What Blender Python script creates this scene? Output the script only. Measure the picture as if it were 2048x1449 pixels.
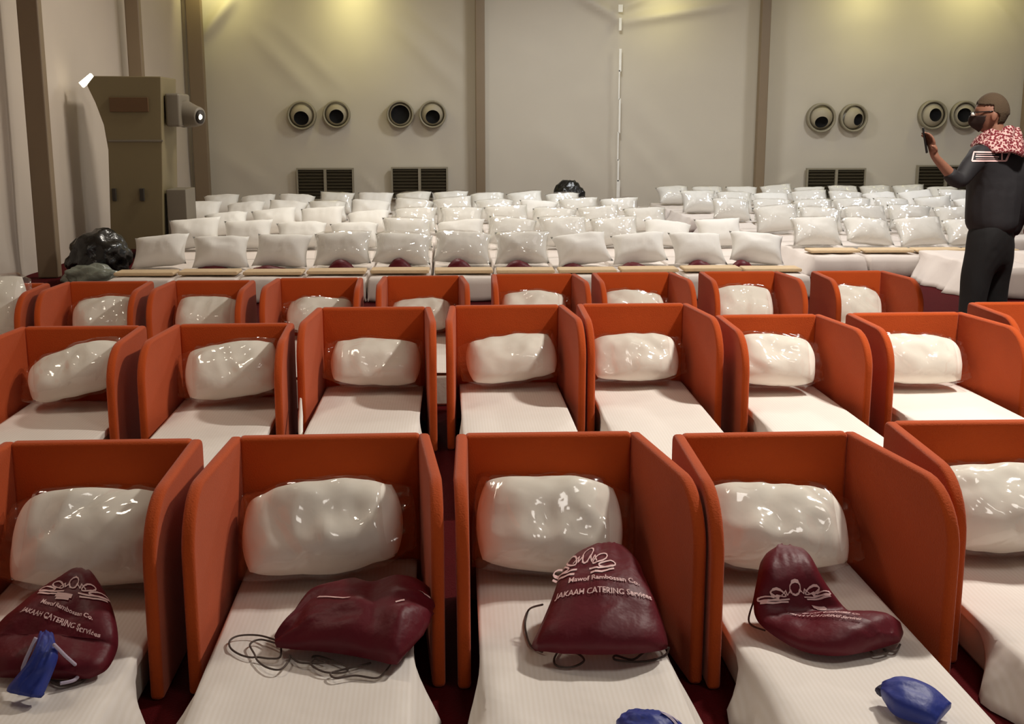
import bpy, bmesh, math, random
from mathutils import Vector, Matrix, Euler, noise
from mathutils.bvhtree import BVHTree
for o in list(bpy.data.objects): bpy.data.objects.remove(o)
S = bpy.context.scene
COL = S.collection
rnd = random.Random(7)
R = math.radians

# ------------------------------------------------------------------ camera
FPX, YH, YAW, CH = 2350.0, 245.0, R(3), 1.67
PITCH = math.atan((724.5-YH)/FPX)
FW = Vector((math.sin(YAW)*math.cos(PITCH), math.cos(YAW)*math.cos(PITCH), -math.sin(PITCH)))
RT = Vector((math.cos(YAW), -math.sin(YAW), 0)); UP = RT.cross(FW)
cd = bpy.data.cameras.new('camera'); cam = bpy.data.objects.new('camera', cd); COL.objects.link(cam)
cd.sensor_width = 36; cd.lens = 36*FPX/2048; cd.clip_end = 200
cam.matrix_world = Matrix(((RT.x, UP.x, -FW.x, 0), (RT.y, UP.y, -FW.y, 0), (RT.z, UP.z, -FW.z, CH), (0, 0, 0, 1)))
S.camera = cam
def at(x, y, z=None, Y=None):
    "survey helper: where the sight line of a photo point meets height z or depth Y"
    d = RT*(x-1024) - UP*(y-724.5) + FW*FPX
    k = (z-CH)/d.z if z is not None else Y/d.y
    return Vector((0, 0, CH)) + d*k

# ------------------------------------------------------------------ light
S.view_settings.view_transform = 'Standard'; S.view_settings.look = 'None'
S.view_settings.gamma = 1; S.view_settings.use_curve_mapping = False
S.view_settings.exposure = 0.0
w = bpy.data.worlds.new('world'); S.world = w; w.use_nodes = True
bg = w.node_tree.nodes['Background']; bg.inputs[0].default_value = (1.0, 0.95, 0.90, 1); bg.inputs[1].default_value = 0.16
def area(loc, size, power, col=(1, .9, .76), target=None, sy=None):
    l = bpy.data.lights.new('hall_lamp', 'AREA'); l.energy = power; l.color = col; l.size = size
    if sy: l.shape = 'RECTANGLE'; l.size_y = sy
    o = bpy.data.objects.new('hall_lamp', l); COL.objects.link(o); o.location = loc
    if target is not None:
        o.rotation_euler = (Vector(target)-Vector(loc)).to_track_quat('-Z', 'Y').to_euler()
    return o
KEY = (1, .93, .84)
area((3.4, 5.4, 4.4), .35, 238, KEY)
area((4.2, 12.5, 4.6), .5, 165, (1, .96, .92))
area((-1.0, 14.5, 4.7), .8, 130, (1, .93, .82))
area((2.2, 18.5, 4.7), .8, 125, (.95, .98, 1))
area((7.5, 17.5, 4.7), .8, 120, (.95, .97, 1))
area((-2.6, 5.0, 4.6), .8, 35, (1, .88, .72))
area((2.0, 1.5, 4.4), 1.2, 34, (1, .93, .85))
YEL = (1, .93, .42)
area((-1.7, 21.62, 4.25), .12, 17, YEL, (-1.7, 22, 4.0), 2.6)
area((7.6, 21.5, 4.4), .2, 13, YEL, (7.6, 22, 4.1), 2.4)
area((3.9, 21.6, 4.3), .12, 8, YEL, (3.9, 22, 4.05), 2.0)
area((9.6, 21.2, 4.4), .2, 14, YEL, (9.6, 22, 3.8), 1.0)
area((-4.0, 21.4, 4.3), .2, 10, YEL, (-4.1, 22, 4.0), .6)

# ------------------------------------------------------------------ materials
def s2l(c): return tuple(((v/255)/12.92 if v/255 <= .04045 else ((v/255+.055)/1.055)**2.4) for v in c)
def mat(name, rgb, rough=.7, metal=0, bump=0, bscale=40, var=0, vscale=3, spec=.5, sheen=0, coat=0, emit=0):
    m = bpy.data.materials.new(name); m.use_nodes = True; nt = m.node_tree; b = nt.nodes['Principled BSDF']
    c = s2l(rgb)+(1,)
    b.inputs['Base Color'].default_value = c; b.inputs['Roughness'].default_value = rough; b.inputs['Metallic'].default_value = metal
    b.inputs['Specular IOR Level'].default_value = spec
    if sheen: b.inputs['Sheen Weight'].default_value = sheen
    if coat: b.inputs['Coat Weight'].default_value = coat
    if emit: b.inputs['Emission Color'].default_value = c; b.inputs['Emission Strength'].default_value = emit
    tc = nt.nodes.new('ShaderNodeTexCoord')
    if var:
        n = nt.nodes.new('ShaderNodeTexNoise'); n.inputs['Scale'].default_value = vscale; n.inputs['Detail'].default_value = 4
        nt.links.new(tc.outputs['Object'], n.inputs['Vector'])
        h = nt.nodes.new('ShaderNodeMix'); h.data_type = 'RGBA'
        h.inputs[6].default_value = tuple(max(0, v*(1-var)) for v in c[:3])+(1,); h.inputs[7].default_value = tuple(min(1, v*(1+var)) for v in c[:3])+(1,)
        nt.links.new(n.outputs['Fac'], h.inputs[0]); nt.links.new(h.outputs[2], b.inputs['Base Color'])
    if bump:
        n = nt.nodes.new('ShaderNodeTexNoise'); n.inputs['Scale'].default_value = bscale; n.inputs['Detail'].default_value = 3
        nt.links.new(tc.outputs['Object'], n.inputs['Vector'])
        bp = nt.nodes.new('ShaderNodeBump'); bp.inputs['Strength'].default_value = bump; bp.inputs['Distance'].default_value = .01
        nt.links.new(n.outputs['Fac'], bp.inputs['Height']); nt.links.new(bp.outputs['Normal'], b.inputs['Normal'])
    return m
M = {}
M['felt'] = mat('orange_felt', (188, 77, 23), .85, bump=.25, bscale=180, var=.08, vscale=6, spec=.2, sheen=.15)
M['sheet_far'] = mat('white_sheet', (226, 216, 208), .8, var=.03, bump=.15, bscale=12, spec=.2)
M['pillow'] = mat('pillow_cotton', (243, 239, 228), .8, var=.03, bump=.3, bscale=9, spec=.2)
M['pillow_far'] = mat('pillow_cotton_cool', (236, 234, 228), .75, var=.03, bump=.3, bscale=9, spec=.3)
M['foam'] = mat('mattress_foam', (196, 190, 178), .9, bump=.2)
M['maroon'] = mat('maroon_nylon', (94, 15, 30), .5, bump=.6, bscale=16, var=.12, vscale=8, spec=.32)
M['print'] = mat('pale_print', (236, 198, 196), .6)
M['cord'] = mat('grey_brown_cord', (84, 70, 64), .8)
M['palecord'] = mat('pale_lilac_tape', (196, 184, 204), .7)
M['blue'] = mat('blue_nylon', (34, 52, 140), .5, bump=.5, bscale=20, var=.12, vscale=14)
M['navy'] = mat('dark_navy', (24, 22, 60), .7)
M['tan'] = mat('tan_blanket', (214, 188, 150), .9, bump=.5, bscale=25, var=.08, vscale=9)
M['tent'] = mat('tent_fabric', (206, 198, 182), .62, bump=.12, bscale=2.2, var=.03, vscale=1.2, spec=.3)
M['tent_left'] = mat('tent_fabric_left', (206, 194, 180), .6, bump=.15, bscale=1.8, var=.03, vscale=1.5, spec=.3)
M['post'] = mat('painted_post', (134, 116, 92), .5, var=.06)
M['seam'] = mat('white_gloss', (250, 246, 236), .3, var=.1, vscale=9)
M['carpet'] = mat('dark_red_carpet', (74, 9, 13), .95, bump=.6, bscale=120, var=.15, vscale=8, spec=.1)
M['ceil'] = mat('tent_roof_fabric', (210, 200, 180), .8, bump=.1, bscale=2)
M['unit'] = mat('beige_metal', (118, 106, 76), .5, var=.04)
M['unit2'] = mat('grey_beige_metal', (112, 104, 90), .55, var=.05)
M['grille_brown'] = mat('brown_grille', (92, 66, 38), .6)
M['dark'] = mat('dark_slot', (48, 42, 34), .7)
M['black'] = mat('black_hole', (10, 8, 6), .9)
M['vent'] = mat('vent_ring_grey', (150, 142, 120), .5)
M['ventball'] = mat('vent_bowl_pale', (172, 162, 138), .55)
M['grille'] = mat('dark_filter_grille', (62, 54, 34), .8, bump=.3, bscale=90)
M['frame'] = mat('grille_frame', (150, 142, 122), .5)
M['lamp'] = mat('warm_glow', (255, 244, 216), .5, emit=5)
M['garbage'] = mat('black_plastic', (14, 14, 13), .25, bump=1, bscale=14, spec=.6)
M['greybag'] = mat('grey_plastic_film', (128, 134, 122), .3, bump=1, bscale=18)
M['skin'] = mat('skin', (138, 94, 74), .55, var=.06, vscale=20)
M['jacket'] = mat('black_jacket', (27, 25, 29), .75, bump=.4, bscale=12, var=.1)
M['trousers'] = mat('black_trousers', (11, 10, 12), .85, bump=.3, bscale=12)
M['hair'] = mat('short_brown_hair', (74, 58, 40), .9, bump=.5, bscale=200, var=.1, vscale=30)
M['mask'] = mat('dark_brown_mask', (40, 22, 16), .8)
M['phone'] = mat('black_phone', (22, 20, 20), .3)
M['shoe'] = mat('black_shoe', (18, 16, 16), .5)
def sheet_mat():
    m = mat('cream_striped_sheet', (236, 228, 216), .75, spec=.25)
    nt = m.node_tree; b = nt.nodes['Principled BSDF']; tc = nt.nodes['Texture Coordinate']
    wv = nt.nodes.new('ShaderNodeTexWave'); wv.bands_direction = 'X'; wv.inputs['Scale'].default_value = 22; wv.inputs['Distortion'].default_value = .4
    nt.links.new(tc.outputs['Object'], wv.inputs['Vector'])
    mx = nt.nodes.new('ShaderNodeMix'); mx.data_type = 'RGBA'
    mx.inputs[6].default_value = s2l((242, 236, 229))+(1,); mx.inputs[7].default_value = s2l((237, 230, 221))+(1,)
    nt.links.new(wv.outputs['Fac'], mx.inputs[0]); nt.links.new(mx.outputs[2], b.inputs['Base Color'])
    n = nt.nodes.new('ShaderNodeTexNoise'); n.inputs['Scale'].default_value = 7; nt.links.new(tc.outputs['Object'], n.inputs['Vector'])
    bp = nt.nodes.new('ShaderNodeBump'); bp.inputs['Strength'].default_value = .35; bp.inputs['Distance'].default_value = .02
    nt.links.new(n.outputs['Fac'], bp.inputs['Height']); nt.links.new(bp.outputs['Normal'], b.inputs['Normal'])
    return m
M['sheet'] = sheet_mat()
def plastic_mat():
    m = bpy.data.materials.new('clear_plastic_film'); m.use_nodes = True; nt = m.node_tree; nt.nodes.clear()
    o = nt.nodes.new('ShaderNodeOutputMaterial'); mx = nt.nodes.new('ShaderNodeMixShader'); tr = nt.nodes.new('ShaderNodeBsdfTransparent')
    gl = nt.nodes.new('ShaderNodeBsdfGlossy'); gl.inputs['Roughness'].default_value = .10; gl.inputs['Color'].default_value = (1, 1, 1, 1)
    tr.inputs['Color'].default_value = (.985, .985, .98, 1)
    lw = nt.nodes.new('ShaderNodeLayerWeight'); lw.inputs['Blend'].default_value = .22
    mr = nt.nodes.new('ShaderNodeMapRange'); mr.inputs[3].default_value = .045; mr.inputs[4].default_value = .42
    tc = nt.nodes.new('ShaderNodeTexCoord'); n = nt.nodes.new('ShaderNodeTexNoise'); n.inputs['Scale'].default_value = 5.5; n.inputs['Detail'].default_value = 1.5; n.inputs['Distortion'].default_value = 1.6
    bp = nt.nodes.new('ShaderNodeBump'); bp.inputs['Strength'].default_value = .8; bp.inputs['Distance'].default_value = .025
    nt.links.new(tc.outputs['Object'], n.inputs['Vector']); nt.links.new(n.outputs['Fac'], bp.inputs['Height'])
    for k in (gl, lw): nt.links.new(bp.outputs['Normal'], k.inputs['Normal'])
    nt.links.new(lw.outputs['Facing'], mr.inputs[0]); nt.links.new(mr.outputs[0], mx.inputs[0])
    nt.links.new(tr.outputs[0], mx.inputs[1]); nt.links.new(gl.outputs[0], mx.inputs[2]); nt.links.new(mx.outputs[0], o.inputs[0])
    return m
M['film'] = plastic_mat()
def scarf_mat():
    m = mat('red_white_check_scarf', (170, 50, 60), .9); nt = m.node_tree; b = nt.nodes['Principled BSDF']; tc = nt.nodes['Texture Coordinate']
    ck = nt.nodes.new('ShaderNodeTexVoronoi'); ck.inputs['Scale'].default_value = 75
    cr = nt.nodes.new('ShaderNodeValToRGB'); cr.color_ramp.elements[0].position = .50; cr.color_ramp.elements[0].color = s2l((112, 26, 38))+(1,)
    cr.color_ramp.elements[1].position = .62; cr.color_ramp.elements[1].color = s2l((206, 170, 164))+(1,)
    nt.links.new(tc.outputs['Object'], ck.inputs['Vector']); nt.links.new(ck.outputs['Distance'], cr.inputs[0]); nt.links.new(cr.outputs[0], b.inputs['Base Color'])
    return m
M['scarf'] = scarf_mat()

# ------------------------------------------------------------------ helpers
def mesh(name, vs, fs, m, parent=None, smooth=True, loc=None):
    me = bpy.data.meshes.new(name); me.from_pydata([tuple(v) for v in vs], [], fs); me.update()
    bm = bmesh.new(); bm.from_mesh(me); bmesh.ops.remove_doubles(bm, verts=bm.verts, dist=1e-5)
    bmesh.ops.recalc_face_normals(bm, faces=bm.faces); bm.to_mesh(me); bm.free()
    if smooth: me.shade_smooth()
    if m: me.materials.append(M[m])
    o = bpy.data.objects.new(name, me); COL.objects.link(o)
    if parent: o.parent = parent
    if loc is not None: o.location = loc
    return o
def tag(o, label=None, cat=None, group=None, kind=None):
    for k, v in (('label', label), ('category', cat), ('group', group), ('kind', kind)):
        if v: o[k] = v
    return o
def empty(name, loc, rz=0, label=None, cat=None, group=None):
    o = bpy.data.objects.new(name, None); COL.objects.link(o); o.location = loc; o.rotation_euler = (0, 0, rz); o.empty_display_size = .1
    return tag(o, label, cat, group)
def copy_tree(o, parent=None):
    c = o.copy(); COL.objects.link(c); c.parent = parent
    for ch in list(o.children): copy_tree(ch, c)
    return c
def boxgeo(x0, x1, y0, y1, z0, z1, n=0):
    v = [(x, y, z) for x in (x0, x1) for y in (y0, y1) for z in (z0, z1)]
    f = [(0, 1, 3, 2), (4, 6, 7, 5), (0, 4, 5, 1), (2, 3, 7, 6), (0, 2, 6, 4), (1, 5, 7, 3)]
    return v, [tuple(i+n for i in q) for q in f]
def box(name, x0, x1, y0, y1, z0, z1, m, parent=None, bev=0, seg=2):
    v, f = boxgeo(x0, x1, y0, y1, z0, z1); o = mesh(name, v, f, m, parent, smooth=bev > 0)
    if bev:
        b = o.modifiers.new('bevel', 'BEVEL'); b.width = bev; b.segments = seg; b.limit_method = 'ANGLE'
        o.modifiers.new('wn', 'WEIGHTED_NORMAL')
    return o
def boxes(name, L, m, parent=None):
    V, F = [], []
    for q in L:
        v, f = boxgeo(*q, n=len(V)); V += v; F += f
    return mesh(name, V, F, m, parent, smooth=False)
def struct(o): o['kind'] = 'structure'; return o
def prism(name, prof, t0, t1, m, parent=None, bev=0, axis='x'):
    "profile of (a,z) points extruded along x (or y) from t0 to t1"
    n = len(prof)
    def P(a, z, t): return (t, a, z) if axis == 'x' else (a, t, z)
    V = [P(a, z, t0) for a, z in prof]+[P(a, z, t1) for a, z in prof]
    F = [tuple(range(n)), tuple(range(2*n-1, n-1, -1))]+[(i, (i+1) % n, n+(i+1) % n, n+i) for i in range(n)]
    o = mesh(name, V, F, m, parent, smooth=bev > 0)
    if bev:
        b = o.modifiers.new('bevel', 'BEVEL'); b.width = bev; b.segments = 3; b.limit_method = 'ANGLE'; b.angle_limit = R(50)
        o.modifiers.new('wn', 'WEIGHTED_NORMAL')
    return o
def smoothline(P, sub=8):
    P = [Vector(p) for p in P]; out = []
    for i in range(len(P)-1):
        p0 = P[max(i-1, 0)]; p1 = P[i]; p2 = P[i+1]; p3 = P[min(i+2, len(P)-1)]
        for k in range(sub):
            t = k/sub
            out.append(.5*((2*p1)+(p2-p0)*t+(2*p0-5*p1+4*p2-p3)*t*t+(3*p1-p0-3*p2+p3)*t**3))
    out.append(P[-1]); return out
def tube(name, P, r, m, parent=None, sub=8, n=8, loc=None):
    L = smoothline(P, sub) if sub > 1 else [Vector(p) for p in P]; V, F = [], []
    up = Vector((0, 0, 1)); rr = r if callable(r) else (lambda t: r)
    for i, p in enumerate(L):
        d = (L[min(i+1, len(L)-1)]-L[max(i-1, 0)]).normalized()
        a = d.cross(up)
        if a.length < .05: a = d.cross(Vector((1, 0, 0)))
        a.normalize(); b = a.cross(d); q = rr(i/(len(L)-1))
        for k in range(n):
            th = 2*math.pi*k/n; V.append(p+a*math.cos(th)*q+b*math.sin(th)*q)
    for i in range(len(L)-1):
        for k in range(n):
            F.append((i*n+k, i*n+(k+1) % n, (i+1)*n+(k+1) % n, (i+1)*n+k))
    F += [tuple(range(n)), tuple(range(len(V)-1, len(V)-1-n, -1))]
    return mesh(name, V, F, m, parent, loc=loc)
def gridmesh(name, fn, nu, nv, m, parent=None):
    V = [fn(i/nu, j/nv) for j in range(nv+1) for i in range(nu+1)]
    F = [(j*(nu+1)+i, j*(nu+1)+i+1, (j+1)*(nu+1)+i+1, (j+1)*(nu+1)+i) for j in range(nv) for i in range(nu)]
    return mesh(name, V, F, m, parent)
def nz(x, y, z=0): return noise.noise(Vector((x, y, z)))
def ridge(x, y, z): return 1-abs(noise.noise(Vector((x, y, z))))*2

# ------------------------------------------------------------------ the hall
WY, LX = 22.0, -4.70
struct(mesh('floor', [(-9, -4, 0), (16, -4, 0), (16, 24, 0), (-9, 24, 0)], [(0, 1, 2, 3)], 'carpet', smooth=False))
def segd(px, pz, a, b):
    ax, az = a; bx, bz = b; dx, dz = bx-ax, bz-az; t = max(0, min(1, ((px-ax)*dx+(pz-az)*dz)/(dx*dx+dz*dz)))
    return math.hypot(px-ax-t*dx, pz-az-t*dz), t
def wp(x, y):
    p = at(x, y, Y=WY); return (p.x, p.z)
FOLDS = [(wp(500, 60), wp(650, 215), .10, .05), (wp(540, 40), wp(700, 190), .08, .03), (wp(750, 10), wp(930, 190), .11, .06), (wp(800, 0), wp(950, 130), .08, .04),
         (wp(1235, 45), wp(1480, 5), .07, .22), (wp(1235, 20), wp(1300, -10), .06, .16), (wp(1235, 35), wp(1150, -15), .07, .22), (wp(1240, 170), wp(1420, 390), .16, .04), (wp(1245, 260), wp(1360, 400), .1, .03),
         (wp(725, 350), wp(765, 398), .035, .03), (wp(430, 300), wp(560, 390), .12, .03), (wp(1535, 380), wp(1600, 345), .05, .03), (wp(1735, 345), wp(1790, 392), .05, .03),
         (wp(405, 75), wp(470, -10), .08, .24), (wp(1560, 70), wp(1900, 0), .2, .04), (wp(1990, 5), wp(2040, 60), .05, .05), (wp(1080, 250), wp(1200, 390), .2, .03)]
POSTS = [LX+.24, at(960, 245, Y=WY).x, at(1515, 245, Y=WY).x, at(2040, 245, Y=WY).x]
SEAM = at(1236, 245, Y=WY).x
def backwall(u, v):
    x = LX-.02+u*18; z = v*5.2; d = 0
    for a, b, wd, amp in FOLDS:
        r, t = segd(x, z, a, b)
        if r < wd*4: d += .6*amp*math.exp(-(r/(wd*1.35))**2)*math.sin(math.pi*min(1, t*.9+.08))**.7
    cells = POSTS[:2]+[SEAM]+POSTS[2:]+[POSTS[-1]+5.1]
    for a, b in zip(cells, cells[1:]):
        if a <= x <= b:
            s = (x-a)/(b-a); d -= .10*math.sin(math.pi*s)**.6*math.sin(math.pi*min(1, v*1.05))**.5
    d += .02*nz(x*.7, z*.9, 3)+.006*nz(x*3, z*2.5, 9)
    return (x, WY-d, z)
def wally(x, z, r=.25):
    return min(backwall((x+a-LX+.02)/18, (z+b)/5.2)[1] for a in (-r, 0, r) for b in (-r, 0, r) if z+b > 0)
struct(gridmesh('wall_back', backwall, 300, 90, 'tent'))
def leftwall(u, v):
    y = -4+u*26; z = v*5.2
    d = .03*nz(y*.6, z*.5, 1)+.05*max(0, 1-z/1.2)*nz(y*1.6+z*1.2, z*.8, 5)+.02*ridge(y*.8+z*.6, z*.3, 7)
    return (LX+d, y, z)
struct(gridmesh('wall_left', leftwall, 200, 50, 'tent_left'))
struct(mesh('ceiling', [(-9, -4, 5.2), (16, -4, 5.2), (16, 24, 5.2), (-9, 24, 5.2)], [(0, 3, 2, 1)], 'ceil', smooth=False))
for i, x in enumerate(POSTS):
    struct(box('trim_%d' % (i+1), x-(.085 if i else .13), x+(.085 if i else .13), WY-.34, WY-.17, 0, 5.15, 'post', bev=.015))
p1 = at(85, 553, z=0)
struct(box('trim_5', LX+.20, LX+.42, 13.0, 13.15, 0, 5.15, 'post', bev=.02))
struct(box('trim_6', LX+.14, LX+.34, 17.5, 17.65, 0, 5.15, 'post', bev=.02))
# brace at the far right post
struct(tube('trim_7', [(POSTS[-1]-.05, WY-.4, 3.55), (POSTS[-1]-.62, WY-.5, 4.25)], .035, 'post', sub=1))
# white strips stand in for light let through the tent seam
V, F = [], []
for z0, z1, wd in ((.2, .62, .03), (.6, 1.0, .016), (.98, 1.5, .012), (1.48, 2.1, .016), (2.08, 2.6, .012), (2.58, 2.98, .022), (3.3, 3.52, .024), (3.62, 3.75, .04)):
    v, f = boxgeo(SEAM-wd+.01*math.sin(z0*5), SEAM+wd+.01*math.sin(z0*5), WY-.13, WY-.10, z0, z1, len(V)); V += v; F += f
struct(mesh('trim_8', V, F, 'seam', smooth=False))

# ------------------------------------------------------------------ air jets and return grilles on the back wall
def jet(px, py, r, hx, hz, hr, label):
    p = at(px, py, Y=WY-.12); root = empty('air_nozzle', (p.x, wally(p.x, p.z, .3)-.016, p.z), 0, label, 'air vent', 'round air nozzles on the back wall')
    n = 40; V, F = [], []
    prof = [(r, 0), (r, -.10), (r*.97, -.13), (r*.88, -.13), (r*.84, -.10), (r*.84, 0)]
    for i in range(n):
        a = 2*math.pi*i/n
        for q, y in prof: V.append((q*math.cos(a), y-.012, q*math.sin(a)))
    k = len(prof)
    F = [(i*k+j, i*k+(j+1) % k, ((i+1) % n)*k+(j+1) % k, ((i+1) % n)*k+j) for i in range(n) for j in range(k)]
    mesh('outer_ring', V, F, 'vent', root)
    # eyeball bowl aimed towards (hx,hz)
    d = Vector((hx, -1, hz)).normalized(); q = Vector((0, -1, 0)).rotation_difference(d).to_matrix()
    R0 = r*.84; V, F = [], []; rings = 12; a0 = math.asin(min(.95, hr/R0)); a1 = R(88)
    for j in range(rings+1):
        a = a0+(a1-a0)*j/rings
        for i in range(n):
            t = 2*math.pi*i/n; V.append(q @ Vector((R0*math.sin(a)*math.cos(t), -R0*math.cos(a)*.75, R0*math.sin(a)*math.sin(t)))+Vector((0, -.02, 0)))
    for v in V: v.y = min(v.y, -.008)
    F = [(j*n+i, j*n+(i+1) % n, (j+1)*n+(i+1) % n, (j+1)*n+i) for j in range(rings) for i in range(n)]
    mesh('swivel_bowl', V, F, 'ventball', root)
    V = [q @ Vector((hr*math.cos(2*math.pi*i/n), -R0*math.cos(a0)*.75+.0, hr*math.sin(2*math.pi*i/n)))+Vector((0, -.02, 0)) for i in range(n)]
    V += [q @ Vector((hr*.9*math.cos(2*math.pi*i/n), -R0*math.cos(a0)*.75+.08, hr*.9*math.sin(2*math.pi*i/n)))+Vector((0, -.02, 0)) for i in range(n)]
    F = [(i, (i+1) % n, n+(i+1) % n, n+i) for i in range(n)]+[tuple(range(n, 2*n))]
    mesh('throat', V, F, 'black', root)
for a in [(602, 231, .26, -.02, -.42, .135, 'round air nozzle on the tent wall, leftmost of all and aimed downward'),
          (672, 229, .25, .02, -.3, .13, 'round air nozzle, second from the left, right above the left pair of grilles'),
          (800, 229, .25, 0, 0, .17, 'round air nozzle with the widest black opening, third from the left'),
          (865, 229, .25, .04, -.38, .13, 'round air nozzle just left of the middle wall post'),
          (1645, 236, .27, -.08, -.62, .12, 'round air nozzle with the opening tipped down, first one right of the tent seam'),
          (1711, 236, .26, .55, -.25, .11, 'round air nozzle turned to the right, above the third pair of grilles'),
          (1870, 230, .27, .12, 0, .12, 'round air nozzle between the raised phone and the turned nozzle'),
          (1933, 230, .26, -.2, -.05, .13, 'round air nozzle partly hidden behind the head of the standing person')]:
    jet(*a)
def grille(x0, x1, y0, y1, label):
    a = at(x0, y0, Y=WY-.1); b = at(x1, y1, Y=WY-.1); root = empty('return_grille', ((a.x+b.x)/2, wally((a.x+b.x)/2, b.z+.2, .45)-.024, b.z), 0, label, 'air grille', 'paired square return grilles low on the back wall')
    w2 = (b.x-a.x)/2; h = a.z-b.z
    boxes('frame', [(-w2-.03, w2+.03, -.06, .02, h, h+.03), (-w2-.03, w2+.03, -.06, .02, -.03, 0), (-w2-.03, -w2, -.06, .02, 0, h), (w2, w2+.03, -.06, .02, 0, h), (-.025, .025, -.07, .02, 0, h)], 'frame', root)
    for s in (-1, 1):
        L = [(min(s*.025, s*w2), max(s*.025, s*w2), -.01, .01, 0, h)]
        for k in range(9): L.append((min(s*.03, s*w2), max(s*.03, s*w2), -.045, -.035, h*(k+.3)/9, h*(k+.75)/9))
        boxes('louvre_panel', L, 'grille', root)
grille(595, 705, 340, 398, 'dark paired return grille under the two leftmost air nozzles')
grille(785, 893, 338, 396, 'dark paired return grille just left of the middle wall post')
grille(1618, 1727, 340, 396, 'dark paired return grille under the tilted nozzles right of the seam')
grille(1840, 1945, 334, 392, 'dark paired return grille half hidden by the person with the phone')

# ------------------------------------------------------------------ air handling unit
ub = at(290, 472, z=0); UY = 14.85
def ux(x, y): p = at(x, y, Y=UY); return p.x, p.z
root = empty('air_handling_unit', (ux(290, 400)[0], UY, 0), 0, 'tall beige air handling cabinet with flared hood beside the left tent wall', 'air conditioner')
cx = root.location.x
out = [(222, 500), (216, 300), (207, 250), (190, 205), (173, 170), (187, 152), (322, 153), (328, 500)]
prof = [(ux(x, y)[0]-cx, max(0.0, ux(x, y)[1])) for x, y in out]
prism('cabinet', prof, 0, .8, 'unit', root, bev=.015, axis='y')
def rect(name, x0, y0, x1, y1, d0, d1, m, par, bev=.004):
    a = ux(x0, y0); b = ux(x1, y1); return box(name, a[0]-cx, b[0]-cx, d0, d1, max(b[1], 0), a[1], m, par, bev=bev)
rect('air_outlet', 219, 195, 298, 224, -.03, .02, 'grille_brown', root)
rect('body_seam', 216, 280, 326, 284, -.012, .01, 'unit2', root)
rect('door_handle', 225, 377, 234, 402, -.04, .01, 'dark', root)
rect('door_handle', 280, 377, 290, 402, -.04, .01, 'dark', root)
rect('side_box', 330, 380, 376, 500, .05, .6, 'unit2', root, .01)
rect('side_duct', 324, 186, 358, 254, .1, .7, 'unit2', root, .03)
a = ux(358, 228); b = ux(392, 238)
tube('duct_nozzle', [(a[0]-cx, .35, a[1]), ((a[0]+b[0])/2-cx, .3, a[1]-.02), (b[0]-cx, .25, a[1]-.03)], lambda t: .17-.06*t, 'unit2', root, n=20)
tube('duct_mouth', [(b[0]-cx-.02, .25, a[1]-.03), (b[0]-cx+.02, .24, a[1]-.035)], .085, 'dark', root, sub=2, n=20)
# glowing plate put in for a bright patch of light, then one lit lamp
p = at(172, 160, Y=14.9); a = at(160, 165, Y=14.9)
o = tag(mesh('corner_glow_plate', *boxgeo(-.09, .09, -.03, .03, -.035, .035), 'lamp'), 'small glaring floodlight at the upper left corner of the beige air cabinet', 'lamp'); o.location = at(174, 161, Y=14.98); o.rotation_euler = (0, R(-38), 0)
def stud(px, py, Y, r, label):
    bm = bmesh.new(); bmesh.ops.create_icosphere(bm, subdivisions=2, radius=r); me = bpy.data.meshes.new('indicator_lamp'); bm.to_mesh(me); bm.free()
    me.materials.append(M['lamp']); o = bpy.data.objects.new('indicator_lamp', me); COL.objects.link(o); o.location = at(px, py, Y=Y); tag(o, label, 'lamp')
stud(399, 234, UY+.2, .035, 'tiny bright lamp glowing beside the duct nozzle of the air cabinet')

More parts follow.
